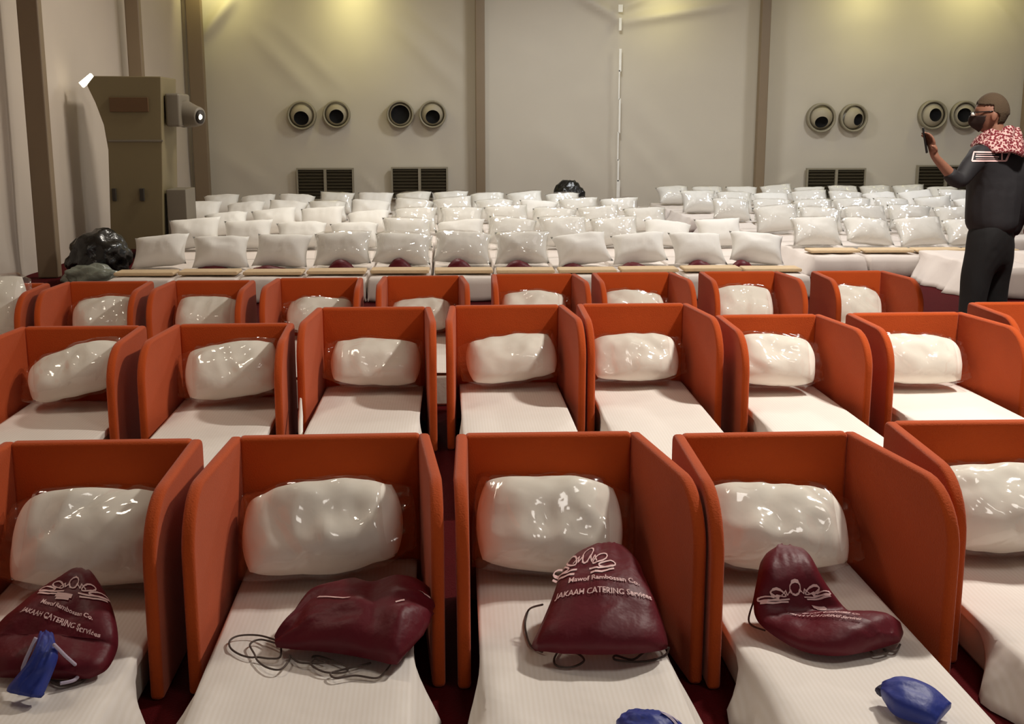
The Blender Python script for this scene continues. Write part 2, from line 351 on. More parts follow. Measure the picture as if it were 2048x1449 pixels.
# ------------------------------------------------------------------ beds with orange pod panels
def sheet(name, w, L, z, head, sl, sr, seed, parent, m='sheet', foot=.0, amp=.018, n=(5, 10), step=.045, tuck=.035):
    ns, nt = n; rows = int(L/step); V, F = [], []
    for j in range(rows+1+(4 if foot else 0)):
        y = -min(j, rows)*L/rows; drop = 0; yo = 0
        if j > rows: f = (j-rows)/4; drop = f; yo = -.03*f-.02*math.sin(f*3)
        g = min(1, max(0, (-y-head)/.22)); g = g*g*(3-2*g)
        row = []
        for side in (-1, 1):
            pts = []
            sp = sl if side < 0 else sr
            for k in range(ns+1):
                f = k/ns
                fold = amp*f*(math.sin(y*11+seed+side*2+f*1.6)+.7*math.sin(y*23+seed*3+f*2)+1.3*nz(y*3, seed, f))
                x = w/2+g*(.012*math.sin(f*3.14)+sp*f**1.3+fold+amp*.6*f)
                zz = z*(1-f)*g+(z-tuck*f)*(1-g)+.004
                if g < 1: x = w/2-.004*f+(x-w/2)*g if g > 0 else w/2-.004*f
                pts.append((side*x, zz))
            row.append(pts)
        line = list(reversed(row[0]))+[(-w/2+.012, z+.004)]
        for k in range(1, nt): line.append((-w/2+w*k/nt, z+.008))
        line += [(w/2-.012, z+.004)]+row[1]
        # soft wrinkles across the top
        P = []
        for i, (x, zz) in enumerate(line):
            if abs(x) < w/2-.005 and zz > z*.9:
                zz += .006*nz(x*4+seed, y*2.5, seed)+amp*.7*max(0, ridge(x*3+y*1.3+seed, y*.6, seed)-.45)+g*amp*1.1*min(1, max(0, abs(x)-.12)/.15)*max(0, ridge(x*7+y*2.2*(1 if x < 0 else -1)+seed, y*.9, seed+4)-.35)
            if drop: zz = max(.008, zz*(1-drop)) ; 
            P.append((x*(1+.02*drop*math.sin(x*30)), y+yo+(.02*drop*math.sin(x*22+seed)), max(.006, zz)))
        V += P
    c = len(P); r = len(V)//c
    F = [(j*c+i, j*c+i+1, (j+1)*c+i+1, (j+1)*c+i) for j in range(r-1) for i in range(c-1)]
    o = mesh(name, V, F, m, parent)
    s = o.modifiers.new('solid', 'SOLIDIFY'); s.thickness = .004; s.offset = -1
    return o
def side_profile(depth, H, r, r2=.03):
    P = [(0, .0), (0, H-r2)]
    for k in range(1, 4): a = R(90*k/3); P.append((-r2*math.sin(a), H-r2+r2*math.sin(a)) if 0 else (-(r2-r2*math.cos(a)), H-r2+r2*math.sin(a)))
    for k in range(0, 9):
        a = R(90*k/8); P.append((-depth+r-r*math.sin(a), H-r+r*math.cos(a)))
    P += [(-depth, .0)]
    return P
def side_panel(side, wb, fl, depth, H, r, parent, th=.04):
    P = side_profile(depth, H, r); n = len(P); V = []
    for t in (0, th):
        for y, z in P:
            s = -y/depth
            x = wb/2-t+fl*s+.010*math.sin(s*3)*(z/H)
            V.append((side*x, y, z))
    F = [tuple(range(n)), tuple(range(2*n-1, n-1, -1))]+[(i, (i+1) % n, n+(i+1) % n, n+i) for i in range(n)]
    o = mesh('side_panel', V, F, 'felt', parent)
    b = o.modifiers.new('bevel', 'BEVEL'); b.width = .014; b.segments = 3; b.limit_method = 'ANGLE'; b.angle_limit = R(50)
    o.modifiers.new('wn', 'WEIGHTED_NORMAL'); return o
def pod_bed(label, group, xl, xr, y, H=.61, zm=.155, L=1.72, fl=.02, fr=.07, depth=.72, seed=1, Yfix=None, drapes=(.05, .05), amp=.018):
    a = at(xl, y, H); b = at(xr, y, H)
    Y = (a.y+b.y)/2 if Yfix is None else Yfix; k = Y/((a.y+b.y)/2)
    X0, X1 = a.x*k, b.x*k; wb = X1-X0
    root = empty('pod_bed', ((X0+X1)/2, Y, 0), R((seed*37 % 5-2)*.35), label, 'bed', group)
    hb = prism('headboard', [(-wb/2+.03, 0), (-wb/2+.03, H), (wb/2-.03, H), (wb/2-.03, 0)], -.055, 0, 'felt', root, bev=.016, axis='y')
    side_panel(-1, wb, fl, depth, H, .20, root); side_panel(1, wb, fr, depth, H, .20, root)
    iw = wb-.11
    mw = iw+.012; off = (fr-fl)/2*.3
    m = box('mattress', -mw/2+off+.012, mw/2+off-.012, -L, -.065, 0.0, zm-.008, 'foam', root, bev=.02)
    s = sheet('sheet', mw, L-.06, zm, depth-.05, drapes[0], drapes[1], seed, root, amp=amp); s.location = (off, -.06, 0)
    return root, wb, Y, (X0+X1)/2, zm
def add_noise_pillow(W, D, T, seed, nu=26, nv=18, wr=.006, ext=0.0, pinch=1.0, ear=.05, rd=0, pw=(.62, .6), dent=0):
    V, F = [], []
    for side in (1, -1):
        base = len(V)
        for j in range(nv+1):
            t = -1+2*j/nv
            for i in range(nu+1):
                u = -1+2*i/nu
                x = W/2*u*(1-ear*(1-t*t)); y = D/2*t*(1-ear*(1-u*u))
                if rd: x = W/2*u*math.sqrt(1-rd*t*t/2); y = D/2*t*math.sqrt(1-rd*u*u/2)
                pr = max(0, 1-abs(t)**2.6)**pw[0]*max(0, 1-abs(u)**3.2)**pw[1]
                zt = T/2*pr*(1+.15*nz(u*1.3+seed, t*1.3, seed))
                if dent: zt += dent*pr**.5*(nz(x*5+seed, y*5, side*2)+max(0, ridge(x*3.5+y*3+seed*3, y*2-x, seed)-.5)*-.9)
                zt += wr*pr**.5*(nz(x*14+seed, y*14, side)+.8*ridge(x*9+seed*2, y*6, seed)-.6)
                if ext and u > .72: x += ext*(u-.72)/.28; zt *= .55; y *= 1-.25*(u-.72)/.28
                if ext and u > .9: zt += .02*nz(y*30, x*20, seed)*pr**.4
                V.append((x, y, side*abs(zt)*pinch if pr > 0 else 0))
        F += [(base+j*(nu+1)+i, base+j*(nu+1)+i+1, base+(j+1)*(nu+1)+i+1, base+(j+1)*(nu+1)+i) for j in range(nv) for i in range(nu)]
    return V, F
def bagged_pillow(x, yback, zfloor, W, D, T, lean, yaw, roll, seed, label, group, ext=.06, flip=1, m='pillow', xlim=None):
    V, F = add_noise_pillow(W, D, T, seed, rd=.42, pw=(.55, .5), wr=.008, dent=.022, nu=40, nv=28)
    V2, F2 = add_noise_pillow(W*1.03+.012, D*1.04+.015, T*1.04+.014, seed, nu=48, nv=34, wr=.012, ext=ext, ear=.02, rd=.12, pw=(.5, .46), dent=.022)
    if flip < 0: V = [(-a, b, c) for a, b, c in V]; V2 = [(-a, b, c) for a, b, c in V2]
    q = Euler((0, 0, R(yaw))).to_quaternion() @ Euler((0, R(roll), 0)).to_quaternion() @ Euler((R(lean), 0, 0)).to_quaternion()
    E = [q @ Vector(v) for v in V2]
    xa, xb = min(v.x for v in E), max(v.x for v in E)
    if xlim: x = max(xlim[0]-xa, min(xlim[1]-xb, x)) if xb-xa < xlim[1]-xlim[0] else (xlim[0]+xlim[1]-xa-xb)/2
    o = mesh('pillow', V, F, m); tag(o, label, 'pillow', group)
    o.rotation_mode = 'QUATERNION'; o.rotation_quaternion = q
    o.location = (x, yback-max(v.y for v in E), zfloor-min(v.z for v in E))
    mesh('plastic_wrap', V2, F2, 'film', o)
    return o

G1, G2, G3 = 'orange pod beds in the front row', 'orange pod beds in the second row', 'orange pod beds in the third row'
ROW1 = [(15, 404, 877, 'orange-walled pod bed at the front left with a blue pouch and maroon bag on it'),
        (466, 858, 866, 'front-row orange pod bed whose maroon bag lies on its side with tangled cords'),
        (912, 1278, 862, 'front-row orange pod bed in the middle with a lettered maroon bag propped on the pillow'),
        (1342, 1708, 862, 'front-row orange pod bed with a bent maroon bag and a small blue pouch'),
        (1765, 2135, 838, 'rightmost front-row orange pod bed, cut by the right photo edge')]
beds = {}
for i, (a, b, y, lab) in enumerate(ROW1):
    beds['a%d' % i] = pod_bed(lab, G1, a, b, y, seed=i+1, fl=(.045, .035, .0, .015, .02)[i], fr=(.0, .045, .10, .09, .09)[i], L=1.9, drapes=(.04, .04), amp=.024)
ROW2 = [(45, 292, 651, .61, .2, 'leftmost orange pod bed of the second row, its pillow sloping to the left'),
        (352, 588, 646, .61, .2, 'second-row orange pod bed just left of the bright plastic strip'),
        (634, 862, 613, .66, .21, 'second-row orange pod bed behind the one with the tangled cords'),
        (898, 1128, 609, .66, .21, 'second-row orange pod bed behind the middle front bed'),
        (1152, 1376, 606, .66, .21, 'second-row orange pod bed whose pillow wrap ends in a twisted knot'),
        (1428, 1640, 628, .61, .2, 'second-row orange pod bed behind the bent maroon bag'),
        (1688, 1925, 624, .61, .2, 'second-row orange pod bed, second from the right end'),
        (1932, 2175, 603, .61, .2, 'orange pod bed in front of the standing person, at the right edge')]
for i, (a, b, y, H, zm, lab) in enumerate(ROW2):
    beds['b%d' % i] = pod_bed(lab, G2, a, b, y, H=H, zm=zm, seed=i+11, fl=(.05, .05, .03, .02, .0, .0, .0, .0)[i], fr=(.0, .01, .04, .05, .07, .08, .08, .08)[i], L=1.75, drapes=(.02, .02), amp=.008, depth=.68)
ROW3 = [(-60, 100, 566, 'far left third-row orange pod bed with its pillow standing tall at the photo edge'),
        (135, 307, 562, 'third-row orange pod bed nearest the black garbage bag, cream pillow'),
        (345, 511, 560, 'third-row orange pod bed second from the garbage bag'),
        (553, 726, 555, 'third-row orange pod bed left of the narrow dark gap'),
        (765, 927, 551, 'third-row orange pod bed right of the narrow dark gap'),
        (982, 1152, 547, 'third-row orange pod bed right of the wide gap showing a white bed'),
        (1182, 1345, 544, 'third-row orange pod bed behind the knotted pillow wrap'),
        (1396, 1556, 542, 'third-row orange pod bed with a shiny white pillow, two from the person'),
        (1620, 1768, 541, 'brightest red-orange pod bed, last in the third row next to the person')]
for i, (a, b, y, lab) in enumerate(ROW3):
    beds['c%d' % i] = pod_bed(lab, G3, a, b, y, zm=.2, seed=i+23, fl=(.03, .03, .03, .03, .02, 0, 0, 0, 0)[i], fr=(0, 0, 0, .01, .03, .05, .06, .06, .07)[i], L=1.42, depth=.62, drapes=(.01, .01), amp=.004)

# pillows on the pod beds: bed, photo x of centre, photo y of the resting edge, width, lean, yaw, roll, plastic side
PG = 'plastic-wrapped pillows on the pod beds'
PIL = [('a0', 165, 1190, .64, .35, .24, 36, 2, 0, -1, 'large cream pillow in clear plastic behind the maroon bag with the blue pouch'),
       ('a1', 650, 1168, .62, .33, .23, 34, 4, -5, 1, 'cream pillow in crumpled plastic above the maroon bag lying on its side'),
       ('a2', 1118, 1165, .60, .35, .23, 38, -3, 4, 1, 'shiny wrapped pillow behind the lettered upright maroon bag'),
       ('a3', 1585, 1178, .60, .32, .22, 32, -4, 3, 1, 'glossy wrapped pillow behind the bent maroon bag'),
       ('a4', 2110, 1200, .6, .34, .23, 36, 0, 0, -1, 'white wrapped pillow at the right edge of the front row'),
       ('b0', 140, 830, .50, .29, .21, 38, 5, -14, -1, 'wrapped pillow sloping down to the left in the leftmost second-row bed'),
       ('b1', 466, 826, .53, .32, .22, 46, 5, -6, -1, 'cream wrapped pillow just left of the bright plastic strip'),
       ('b2', 755, 808, .55, .29, .2, 44, 0, 2, -1, 'wrapped pillow half in shadow behind the tangled-cord bag bed'),
       ('b3', 1030, 806, .53, .29, .2, 44, 4, -6, -1, 'wrapped pillow in the second row behind the middle front bed, right end shaded'),
       ('b4', 1280, 785, .50, .29, .2, 44, -2, -1, 1, 'wrapped pillow with a twisted plastic knot at its upper right'),
       ('b5', 1545, 797, .54, .31, .23, 44, -4, 2, 1, 'glossy white pillow in the second row, third from the right'),
       ('b6', 1845, 797, .54, .31, .23, 44, -3, 2, 1, 'glossy white pillow in the second row behind the rightmost front bed'),
       ('c0', -10, 680, .5, .44, .24, 66, 0, -8, 1, 'cream wrapped pillow standing tall at the left photo edge'),
       ('c1', 195, 672, .48, .31, .22, 48, 0, -3, -1, 'cream wrapped pillow in the third row beside the garbage bag'),
       ('c2', 425, 672, .48, .31, .22, 48, 4, 2, 1, 'cream wrapped pillow, second of the third row from the garbage bag'),
       ('c3', 640, 682, .5, .27, .2, 40, 0, 0, -1, 'low wrapped pillow left of the narrow dark gap in the third row'),
       ('c4', 848, 688, .5, .25, .19, 40, 0, 0, 1, 'low wrapped pillow right of the narrow dark gap in the third row'),
       ('c5', 1065, 668, .48, .29, .2, 46, 0, 0, 1, 'wrapped pillow in the third row behind the middle second-row beds'),
       ('c6', 1268, 666, .46, .29, .2, 46, 0, 4, 1, 'wrapped pillow in the third row behind the knotted wrap'),
       ('c7', 1500, 660, .48, .31, .22, 48, -3, 0, 1, 'shiny white wrapped pillow in the third row, second from the person'),
       ('c8', 1728, 664, .46, .31, .22, 44, -6, 5, 1, 'white pillow in the brightest red-orange pod bed')]
for i, (bk, px, py, W, D, T, lean, yaw, roll, fl, lab) in enumerate(PIL):
    root, wb, Y, X, zm = beds[bk]
    B = at(px, py, zm)
    bagged_pillow(B.x, Y-.068, zm+.034, min(W, wb-.15), D, T, lean, yaw*.6, roll, i*1.7+.5, lab, PG, ext=.03, flip=fl, xlim=(X-wb/2+.060, X+wb/2-.054))

# ------------------------------------------------------------------ drawstring bags
class Loft:
    "bag body lofted between left and right edge points, bulging up off what it lies on"
    def __init__(s, rows, nu=22, sub=6, seed=1, power=.55, wr=.006):
        s.rows = rows; s.L = smoothline([r[0] for r in rows], sub); s.Rr = smoothline([r[1] for r in rows], sub)
        s.T = smoothline([(r[2], 0, 0) for r in rows], sub); s.nu = nu; s.n = len(s.L); s.seed = seed; s.power = power; s.wr = wr
    def pt(s, u, v, side=1, lift=0):
        f = max(0, min(1, v))*(s.n-1); i = min(int(f), s.n-2); t = f-i
        a = s.L[i].lerp(s.L[i+1], t); b = s.Rr[i].lerp(s.Rr[i+1], t); th = s.T[i].x*(1-t)+s.T[i+1].x*t
        i0, i1 = max(0, i-1), min(s.n-1, i+2)
        along = ((s.L[i1]+s.Rr[i1])-(s.L[i0]+s.Rr[i0])); N = (b-a).cross(along)
        if N.z < 0 or (abs(N.z) < 1e-9 and N.y > 0): N = -N
        N.normalize(); c = 2*u-1; pr = max(0, 1-abs(c)**2.4)**s.power
        p = a.lerp(b, u)
        if side > 0:
            h = th*pr+s.wr*pr*(1.2*nz(u*5+s.seed, v*5, s.seed)+max(0, ridge(u*3+v*1.5+s.seed, v*2, s.seed)-.6)*2)
        else: h = -th*.12*pr
        return p+N*(h+lift)
    def build(s, name, m, parent=None):
        V, F = [], []
        for side in (1, -1):
            b = len(V)
            for j in range(s.n):
                for i in range(s.nu+1): V.append(s.pt(i/s.nu, j/(s.n-1), side))
            F += [(b+j*(s.nu+1)+i, b+j*(s.nu+1)+i+1, b+(j+1)*(s.nu+1)+i+1, b+(j+1)*(s.nu+1)+i) for j in range(s.n-1) for i in range(s.nu)]
        # close both ends
        q = s.nu+1; tot = s.n*q
        for j in (0, s.n-1):
            F += [(j*q+i, j*q+i+1, tot+j*q+i+1, tot+j*q+i) for i in range(s.nu)]
        return mesh(name, V, F, m, parent)
    def ribbon(s, lines, w, lift=.003):
        V, F = [], []
        for P in lines:
            P = [Vector((p[0], p[1], 0)) for p in P]; Q = []
            for a, b in zip(P, P[1:]):
                for k in range(5): Q.append(a.lerp(b, k/5))
            Q.append(P[-1]); b0 = len(V)
            for i, p in enumerate(Q):
                d = (Q[min(i+1, len(Q)-1)]-Q[max(i-1, 0)]).normalized(); nn = Vector((-d.y, d.x, 0))*w
                for k in (-1, 1): V.append(s.pt(p.x+nn.x*k, p.y+nn.y*k, 1, lift))
            F += [(b0+2*i, b0+2*i+1, b0+2*i+3, b0+2*i+2) for i in range(len(Q)-1)]
        return V, F
def text_geo(txt, bold=0):
    c = bpy.data.curves.new('t', 'FONT'); c.body = txt; c.align_x = 'CENTER'; c.size = 1; c.resolution_u = 2; c.offset = bold
    o = bpy.data.objects.new('t', c); COL.objects.link(o)
    dg = bpy.context.evaluated_depsgraph_get(); me = o.evaluated_get(dg).to_mesh()
    V = [v.co.copy() for v in me.vertices]; F = [tuple(p.vertices) for p in me.polygons]
    o.evaluated_get(dg).to_mesh_clear(); bpy.data.objects.remove(o); bpy.data.curves.remove(c)
    return V, F
def logo_lines(cu, cv, su, sv, rot=0, flipv=1):
    def T(x, y):
        x, y = x*math.cos(rot)-y*math.sin(rot), x*math.sin(rot)+y*math.cos(rot)
        return (cu+x*su, cv-y*sv*flipv)
    L = []
    def petal(x, y, w, h, tilt):
        P = []
        for k in range(13):
            a = math.pi*2*k/12; px = w*math.sin(a)*(1-.35*math.cos(a)); py = h*(1-math.cos(a))/2
            P.append((x+px*math.cos(tilt)-py*math.sin(tilt), y+px*math.sin(tilt)+py*math.cos(tilt)))
        L.append([T(*p) for p in P])
    petal(0, .15, .17, .75, 0); petal(.3, .1, .15, .66, -.7); petal(-.3, .1, .15, .66, .7); petal(.5, 0, .14, .6, -1.25); petal(-.5, 0, .14, .6, 1.25)
    L.append([T(-.42, .2), T(-.3, .5), T(-.24, .2), T(-.14, .5), T(-.08, .18)]); L.append([T(.42, .2), T(.3, .5), T(.24, .2), T(.14, .5), T(.08, .18)])
    L.append([T(-1, .05), T(-.5, -.12), T(-.2, -.1)]); L.append([T(1, .05), T(.5, -.12), T(.2, -.1)])
    L.append([T(-1, -.1), T(-.6, -.25), T(-.25, -.27)]); L.append([T(1, -.1), T(.6, -.25), T(.25, -.27)])
    return L
def put_text(loft, txt, cu, cv, size, parent, name='lettering', rot=0, asp=1, m='print', flip=1, along=False):
    V, F = text_geo(txt, .02); out = []
    for v in V:
        x, y = v.x*size, v.y*size*asp
        if along: out.append(loft.pt(cu+y+x*rot, cv+x, 1, .006)); continue
        x, y = x*math.cos(rot)-y*math.sin(rot), x*math.sin(rot)+y*math.cos(rot)
        out.append(loft.pt(cu+x, cv-y*flip, 1, .0035))
    return mesh(name, out, F, m, parent, smooth=False)
def W(px, py, z): return at(px, py, z+(.024 if z < .21 else .012))
MG = 'maroon drawstring bags on the front beds'
LN1, LN2 = 'Mawof Rambossan Co.', 'JAKAAH CATERING Services'
# bag propped upright on the pillow of the middle front bed
B3 = Loft([(W(1188, 1092, .36), W(1248, 1094, .36), .012), (W(1150, 1112, .35), W(1277, 1125, .35), .03), (W(1122, 1150, .325), W(1292, 1160, .325), .05),
           (W(1103, 1200, .29), W(1312, 1205, .29), .065), (W(1082, 1250, .245), W(1328, 1250, .245), .075), (W(1064, 1290, .2), W(1336, 1290, .2), .07), (W(1070, 1303, .18), W(1330, 1300, .18), .03)], seed=3)
bag3 = tag(B3.build('drawstring_bag', 'maroon'), 'maroon drawstring bag propped up against the pillow, two lines of pale lettering', 'bag', MG)
V, F = B3.ribbon(logo_lines(.28, .36, .34, .20), .007); mesh('flower_emblem', V, F, 'print', bag3, smooth=False)
put_text(B3, LN1, .5, .47, .076, bag3, asp=.6); put_text(B3, LN2, .5, .545, .071, bag3, asp=.6)
def cordpts(L, z=.179): return [at(x, y, z if len(q) < 1 else q[0]+.01) for x, y, *q in L]
tube('cord', cordpts([(1085, 1210, .25), (1058, 1220), (1050, 1250), (1060, 1290), (1085, 1305)]), .0032, 'cord', bag3)
tube('cord', cordpts([(1118, 1300), (1108, 1320), (1115, 1333), (1145, 1335), (1168, 1322), (1155, 1308), (1130, 1303)]), .0032, 'cord', bag3)
tube('cord', cordpts([(1335, 1296, .2), (1320, 1300), (1290, 1305), (1265, 1320), (1232, 1312), (1230, 1320), (1265, 1324), (1300, 1322), (1330, 1312), (1338, 1296)]), .0032, 'cord', bag3)
# bag lying on its side
B2 = Loft([(W(555, 1282, .172), W(553, 1296, .172), .01), (W(585, 1240, .2), W(590, 1300, .175), .04), (W(625, 1196, .23), W(640, 1304, .18), .07), (W(690, 1180, .25), W(700, 1312, .18), .085),
           (W(745, 1180, .245), W(750, 1322, .18), .08), (W(800, 1174, .25), W(785, 1330, .18), .10), (W(838, 1184, .24), W(802, 1322, .18), .08), (W(846, 1206, .21), W(836, 1265, .18), .03)], seed=8, wr=.014)
bag2 = tag(B2.build('drawstring_bag', 'maroon'), 'maroon drawstring bag lying on its side with tangled dark cords at its left', 'bag', MG)
V, F = B2.ribbon([[(.42, .32), (.52, .40), (.56, .45)], [(.60, .72), (.56, .78)], [(.35, .84), (.42, .87)]], .008); mesh('flower_emblem', V, F, 'print', bag2, smooth=False)
tube('cord', cordpts([(560, 1284, .18), (520, 1272), (480, 1272), (460, 1282), (462, 1298), (485, 1312), (510, 1314), (500, 1290), (522, 1280), (560, 1290, .18)]), .003, 'cord', bag2)
tube('cord', cordpts([(562, 1292), (560, 1315), (540, 1318), (512, 1316), (530, 1334), (560, 1340), (578, 1322), (580, 1312), (600, 1326), (650, 1326), (625, 1316), (640, 1314), (690, 1332), (690, 1345), (650, 1345), (622, 1330), (628, 1318)]), .003, 'cord', bag2)
tube('cord', cordpts([(785, 1326), (770, 1345), (752, 1357), (710, 1352), (672, 1357), (662, 1347), (695, 1338), (742, 1327)]), .003, 'cord', bag2)
# bent bag
B4 = Loft([(W(1552, 1102, .35), W(1592, 1102, .35), .015), (W(1524, 1120, .345), W(1618, 1116, .345), .04), (W(1514, 1160, .31), W(1640, 1150, .31), .05), (W(1507, 1205, .25), W(1668, 1190, .26), .032),
           (W(1515, 1243, .205), W(1697, 1222, .215), .02), (W(1556, 1278, .178), W(1738, 1236, .19), .045), (W(1610, 1305, .17), W(1778, 1246, .18), .065), (W(1672, 1313, .17), W(1806, 1262, .175), .07), (W(1722, 1306, .17), W(1800, 1284, .175), .035)], seed=5, wr=.009)
bag4 = tag(B4.build('drawstring_bag', 'maroon'), 'maroon drawstring bag bent in the middle, top leaning on the pillow, flower emblem on it', 'bag', MG)
V, F = B4.ribbon(logo_lines(.48, .385, .42, .11), .0065); mesh('flower_emblem', V, F, 'print', bag4, smooth=False)
put_text(B4, LN1, .44, .67, .030, bag4, asp=1.9, rot=.25, along=True); put_text(B4, LN2, .36, .67, .028, bag4, asp=1.9, rot=.25, along=True)
V, F = B4.ribbon([[(.60, .475), (.74, .485)], [(.62, .49), (.72, .497)]], .014); mesh('emblem_leaf', V, F, 'print', bag4, smooth=False)
tube('cord', cordpts([(1740, 1302), (1750, 1310), (1775, 1306), (1768, 1300), (1790, 1304), (1800, 1290)]), .0035, 'cord', bag4)
tube('cord', cordpts([(1514, 1170, .3), (1508, 1200, .22), (1498, 1245, .17), (1530, 1262, .17)]), .003, 'cord', bag4)
# left bag
B1 = Loft([(W(140, 1146, .34), W(185, 1150, .34), .015), (W(118, 1164, .33), W(200, 1168, .33), .04), (W(72, 1190, .305), W(218, 1200, .305), .04), (W(30, 1222, .282), W(230, 1235, .278), .045),
           (W(-8, 1252, .255), W(236, 1270, .248), .045), (W(-36, 1290, .215), W(234, 1302, .212), .05), (W(-30, 1332, .18), W(214, 1340, .18), .05), (W(-10, 1355, .167), W(180, 1358, .167), .03)], seed=12, wr=.008)
bag1 = tag(B1.build('drawstring_bag', 'maroon'), 'maroon drawstring bag at the far left under the blue pouch', 'bag', MG)
V, F = B1.ribbon(logo_lines(.57, .33, .40, .15, 0), .007); mesh('flower_emblem', V, F, 'print', bag1, smooth=False)
V, F = B1.ribbon([[(.42, .375), (.60, .385)], [(.44, .395), (.58, .40)]], .018); mesh('emblem_leaf', V, F, 'print', bag1, smooth=False)
put_text(B1, LN1, .57, .485, .056, bag1, rot=-.17, asp=.75); put_text(B1, LN2, .55, .565, .058, bag1, rot=-.17, asp=.75)
tube('cord', cordpts([(100, 1362), (130, 1364), (150, 1358), (175, 1350), (160, 1365), (125, 1372), (105, 1366)]), .004, 'cord', bag1)
# blue pouches
UG = 'small blue drawstring pouches'
P1 = Loft([(W(78, 1270, .275), W(108, 1272, .275), .012), (W(74, 1290, .275), W(112, 1292, .275), .03), (W(68, 1312, .27), W(116, 1316, .268), .03), (W(44, 1350, .225), W(102, 1356, .225), .035), (W(20, 1378, .18), W(86, 1392, .18), .03), (W(18, 1386, .17), W(80, 1397, .17), .012)], seed=4, power=.35)
pouch1 = tag(P1.build('pouch', 'blue'), 'blue pouch with pale tapes resting against the leftmost maroon bag', 'pouch', UG)
tube('tie_tape', [W(72, 1276, .31), W(56, 1310, .27), W(46, 1335, .235), W(44, 1350, .21), W(30, 1366, .18)], .005, 'palecord', pouch1)
tube('tie_tape', [W(108, 1290, .31), W(130, 1312, .26), W(158, 1340, .185), W(150, 1360, .17), W(120, 1368, .168)], .005, 'palecord', pouch1)
P2 = Loft([(W(1768, 1372, .19), W(1762, 1392, .175), .02), (W(1790, 1370, .195), W(1768, 1404, .172), .035), (W(1812, 1372, .195), W(1790, 1432, .17), .045), (W(1860, 1390, .19), W(1838, 1448, .17), .045), (W(1902, 1416, .178), W(1870, 1452, .17), .02)], seed=6, power=.26, wr=.004)
pouch2 = tag(P2.build('pouch', 'blue'), 'blue pouch lying alone on the sheet in front of the bent maroon bag', 'pouch', UG)
tube('pouch_neck', [W(1758, 1386, .185), W(1766, 1380, .19), W(1774, 1380, .19)], .014, 'navy', pouch2, sub=3)
P3 = Loft([(W(1275, 1425, .18), W(1232, 1452, .17), .015), (W(1300, 1432, .19), W(1250, 1475, .17), .035), (W(1345, 1445, .185), W(1290, 1500, .17), .04), (W(1370, 1458, .175), W(1320, 1515, .17), .015)], seed=9, power=.35)
pouch3 = tag(P3.build('pouch', 'blue'), 'blue pouch cut by the bottom edge of the photo, on the middle front bed', 'pouch', UG)
V, F = P3.ribbon([[(.16, .55), (.16, .85)], [(.26, .6), (.26, .95)]], .03); mesh('pouch_print', V, F, 'palecord', pouch3, smooth=False)

# knotted plastic on the second-row wrap, bright film strip between two beds
o = [c for c in bpy.data.objects if c.get('label', '').startswith('wrapped pillow with a twisted')][0]
bpy.context.view_layer.update()
kp = [W(1335, 722, .42), W(1345, 705, .44), W(1350, 690, .455), W(1352, 676, .47)]
Y0 = beds['b4'][2]-.16
kp = [at(x, y, Y=Y0) for x, y in ((1332, 722), (1343, 706), (1348, 692), (1352, 674))]
k = tube('wrap_knot', kp, lambda t: .025-.012*math.sin(t*3.1)+.008*math.sin(t*20), 'film', None, n=10); k.parent = o; k.matrix_parent_inverse = o.matrix_world.inverted()
kp = [at(x, y, Y=6.1) for x, y in ((597, 672), (599, 700), (600, 740), (599, 775), (602, 800))]
tag(tube('plastic_strip', [at(600, 660, Y=6.0), at(601, 700, Y=5.95), at(602, 740, Y=5.92), at(601, 790, Y=5.9), at(602, 1010, z=.004)], lambda t: .009+.004*math.sin(t*40), 'seam'), 'thin bright plastic strip standing in the dark gap between two second-row beds', 'plastic strip')

# ------------------------------------------------------------------ far fields of beds and pillows
def far_bed_proto(name_mat, drape=0, seed=1, label='', group=''):
    root = empty('mattress_bed', (0, 0, 0), 0, label, 'bed', group)
    box('mattress', -.285, .285, -1.66, -.02, 0, .2, 'foam', root, bev=.03)
    sheet('sheet', .57, 1.68, .21, 0, .0 if not drape else .14, .0, seed, root, m='sheet_far', foot=1, amp=.004 if not drape else .025, n=(4, 6), step=.12)
    return root
def corner_row(i, n, side):
    return i == 0
pvar = []
for k in range(4):
    V, F = add_noise_pillow(.59, .42, .27, k*3.1+.7, nu=20, nv=14, wr=.008, ear=.11); me = bpy.data.meshes.new('pillow'); me.from_pydata(V, [], F)
    bm = bmesh.new(); bm.from_mesh(me); bmesh.ops.remove_doubles(bm, verts=bm.verts, dist=1e-5); bmesh.ops.recalc_face_normals(bm, faces=bm.faces); bm.to_mesh(me); bm.free(); me.shade_smooth(); me.materials.append(M['pillow_far'])
    V, F = add_noise_pillow(.60, .44, .29, k*2.3+.2, nu=20, nv=14, wr=.016, ear=.06); mf = bpy.data.meshes.new('plastic_wrap'); mf.from_pydata(V, [], F); mf.shade_smooth(); mf.materials.append(M['film'])
    pvar.append((me, mf))
def far_pillow(x, y, z, lean, yaw, roll, k, film, label, group, sc=1):
    me, mf = pvar[k % 4]; o = bpy.data.objects.new('pillow', me); COL.objects.link(o); tag(o, label, 'pillow', group)
    o.rotation_mode = 'QUATERNION'
    o.rotation_quaternion = Euler((0, 0, R(yaw))).to_quaternion() @ Euler((0, R(roll), 0)).to_quaternion() @ Euler((R(lean), 0, 0)).to_quaternion()
    mn = min((o.rotation_quaternion @ v.co).z for v in (mf if film else me).vertices)*sc
    o.location = (x, y, .228-mn); o.scale = (sc, sc, sc)
    if film: f = bpy.data.objects.new('plastic_wrap', mf); COL.objects.link(f); f.parent = o
    return o
ORD = ['first', 'second', 'third', 'fourth', 'fifth', 'sixth', 'seventh', 'eighth', 'ninth', 'tenth', 'eleventh', 'twelfth']
protoA = far_bed_proto('sheet_far', 0, 2)
protoD = far_bed_proto('sheet_far', 1, 5)
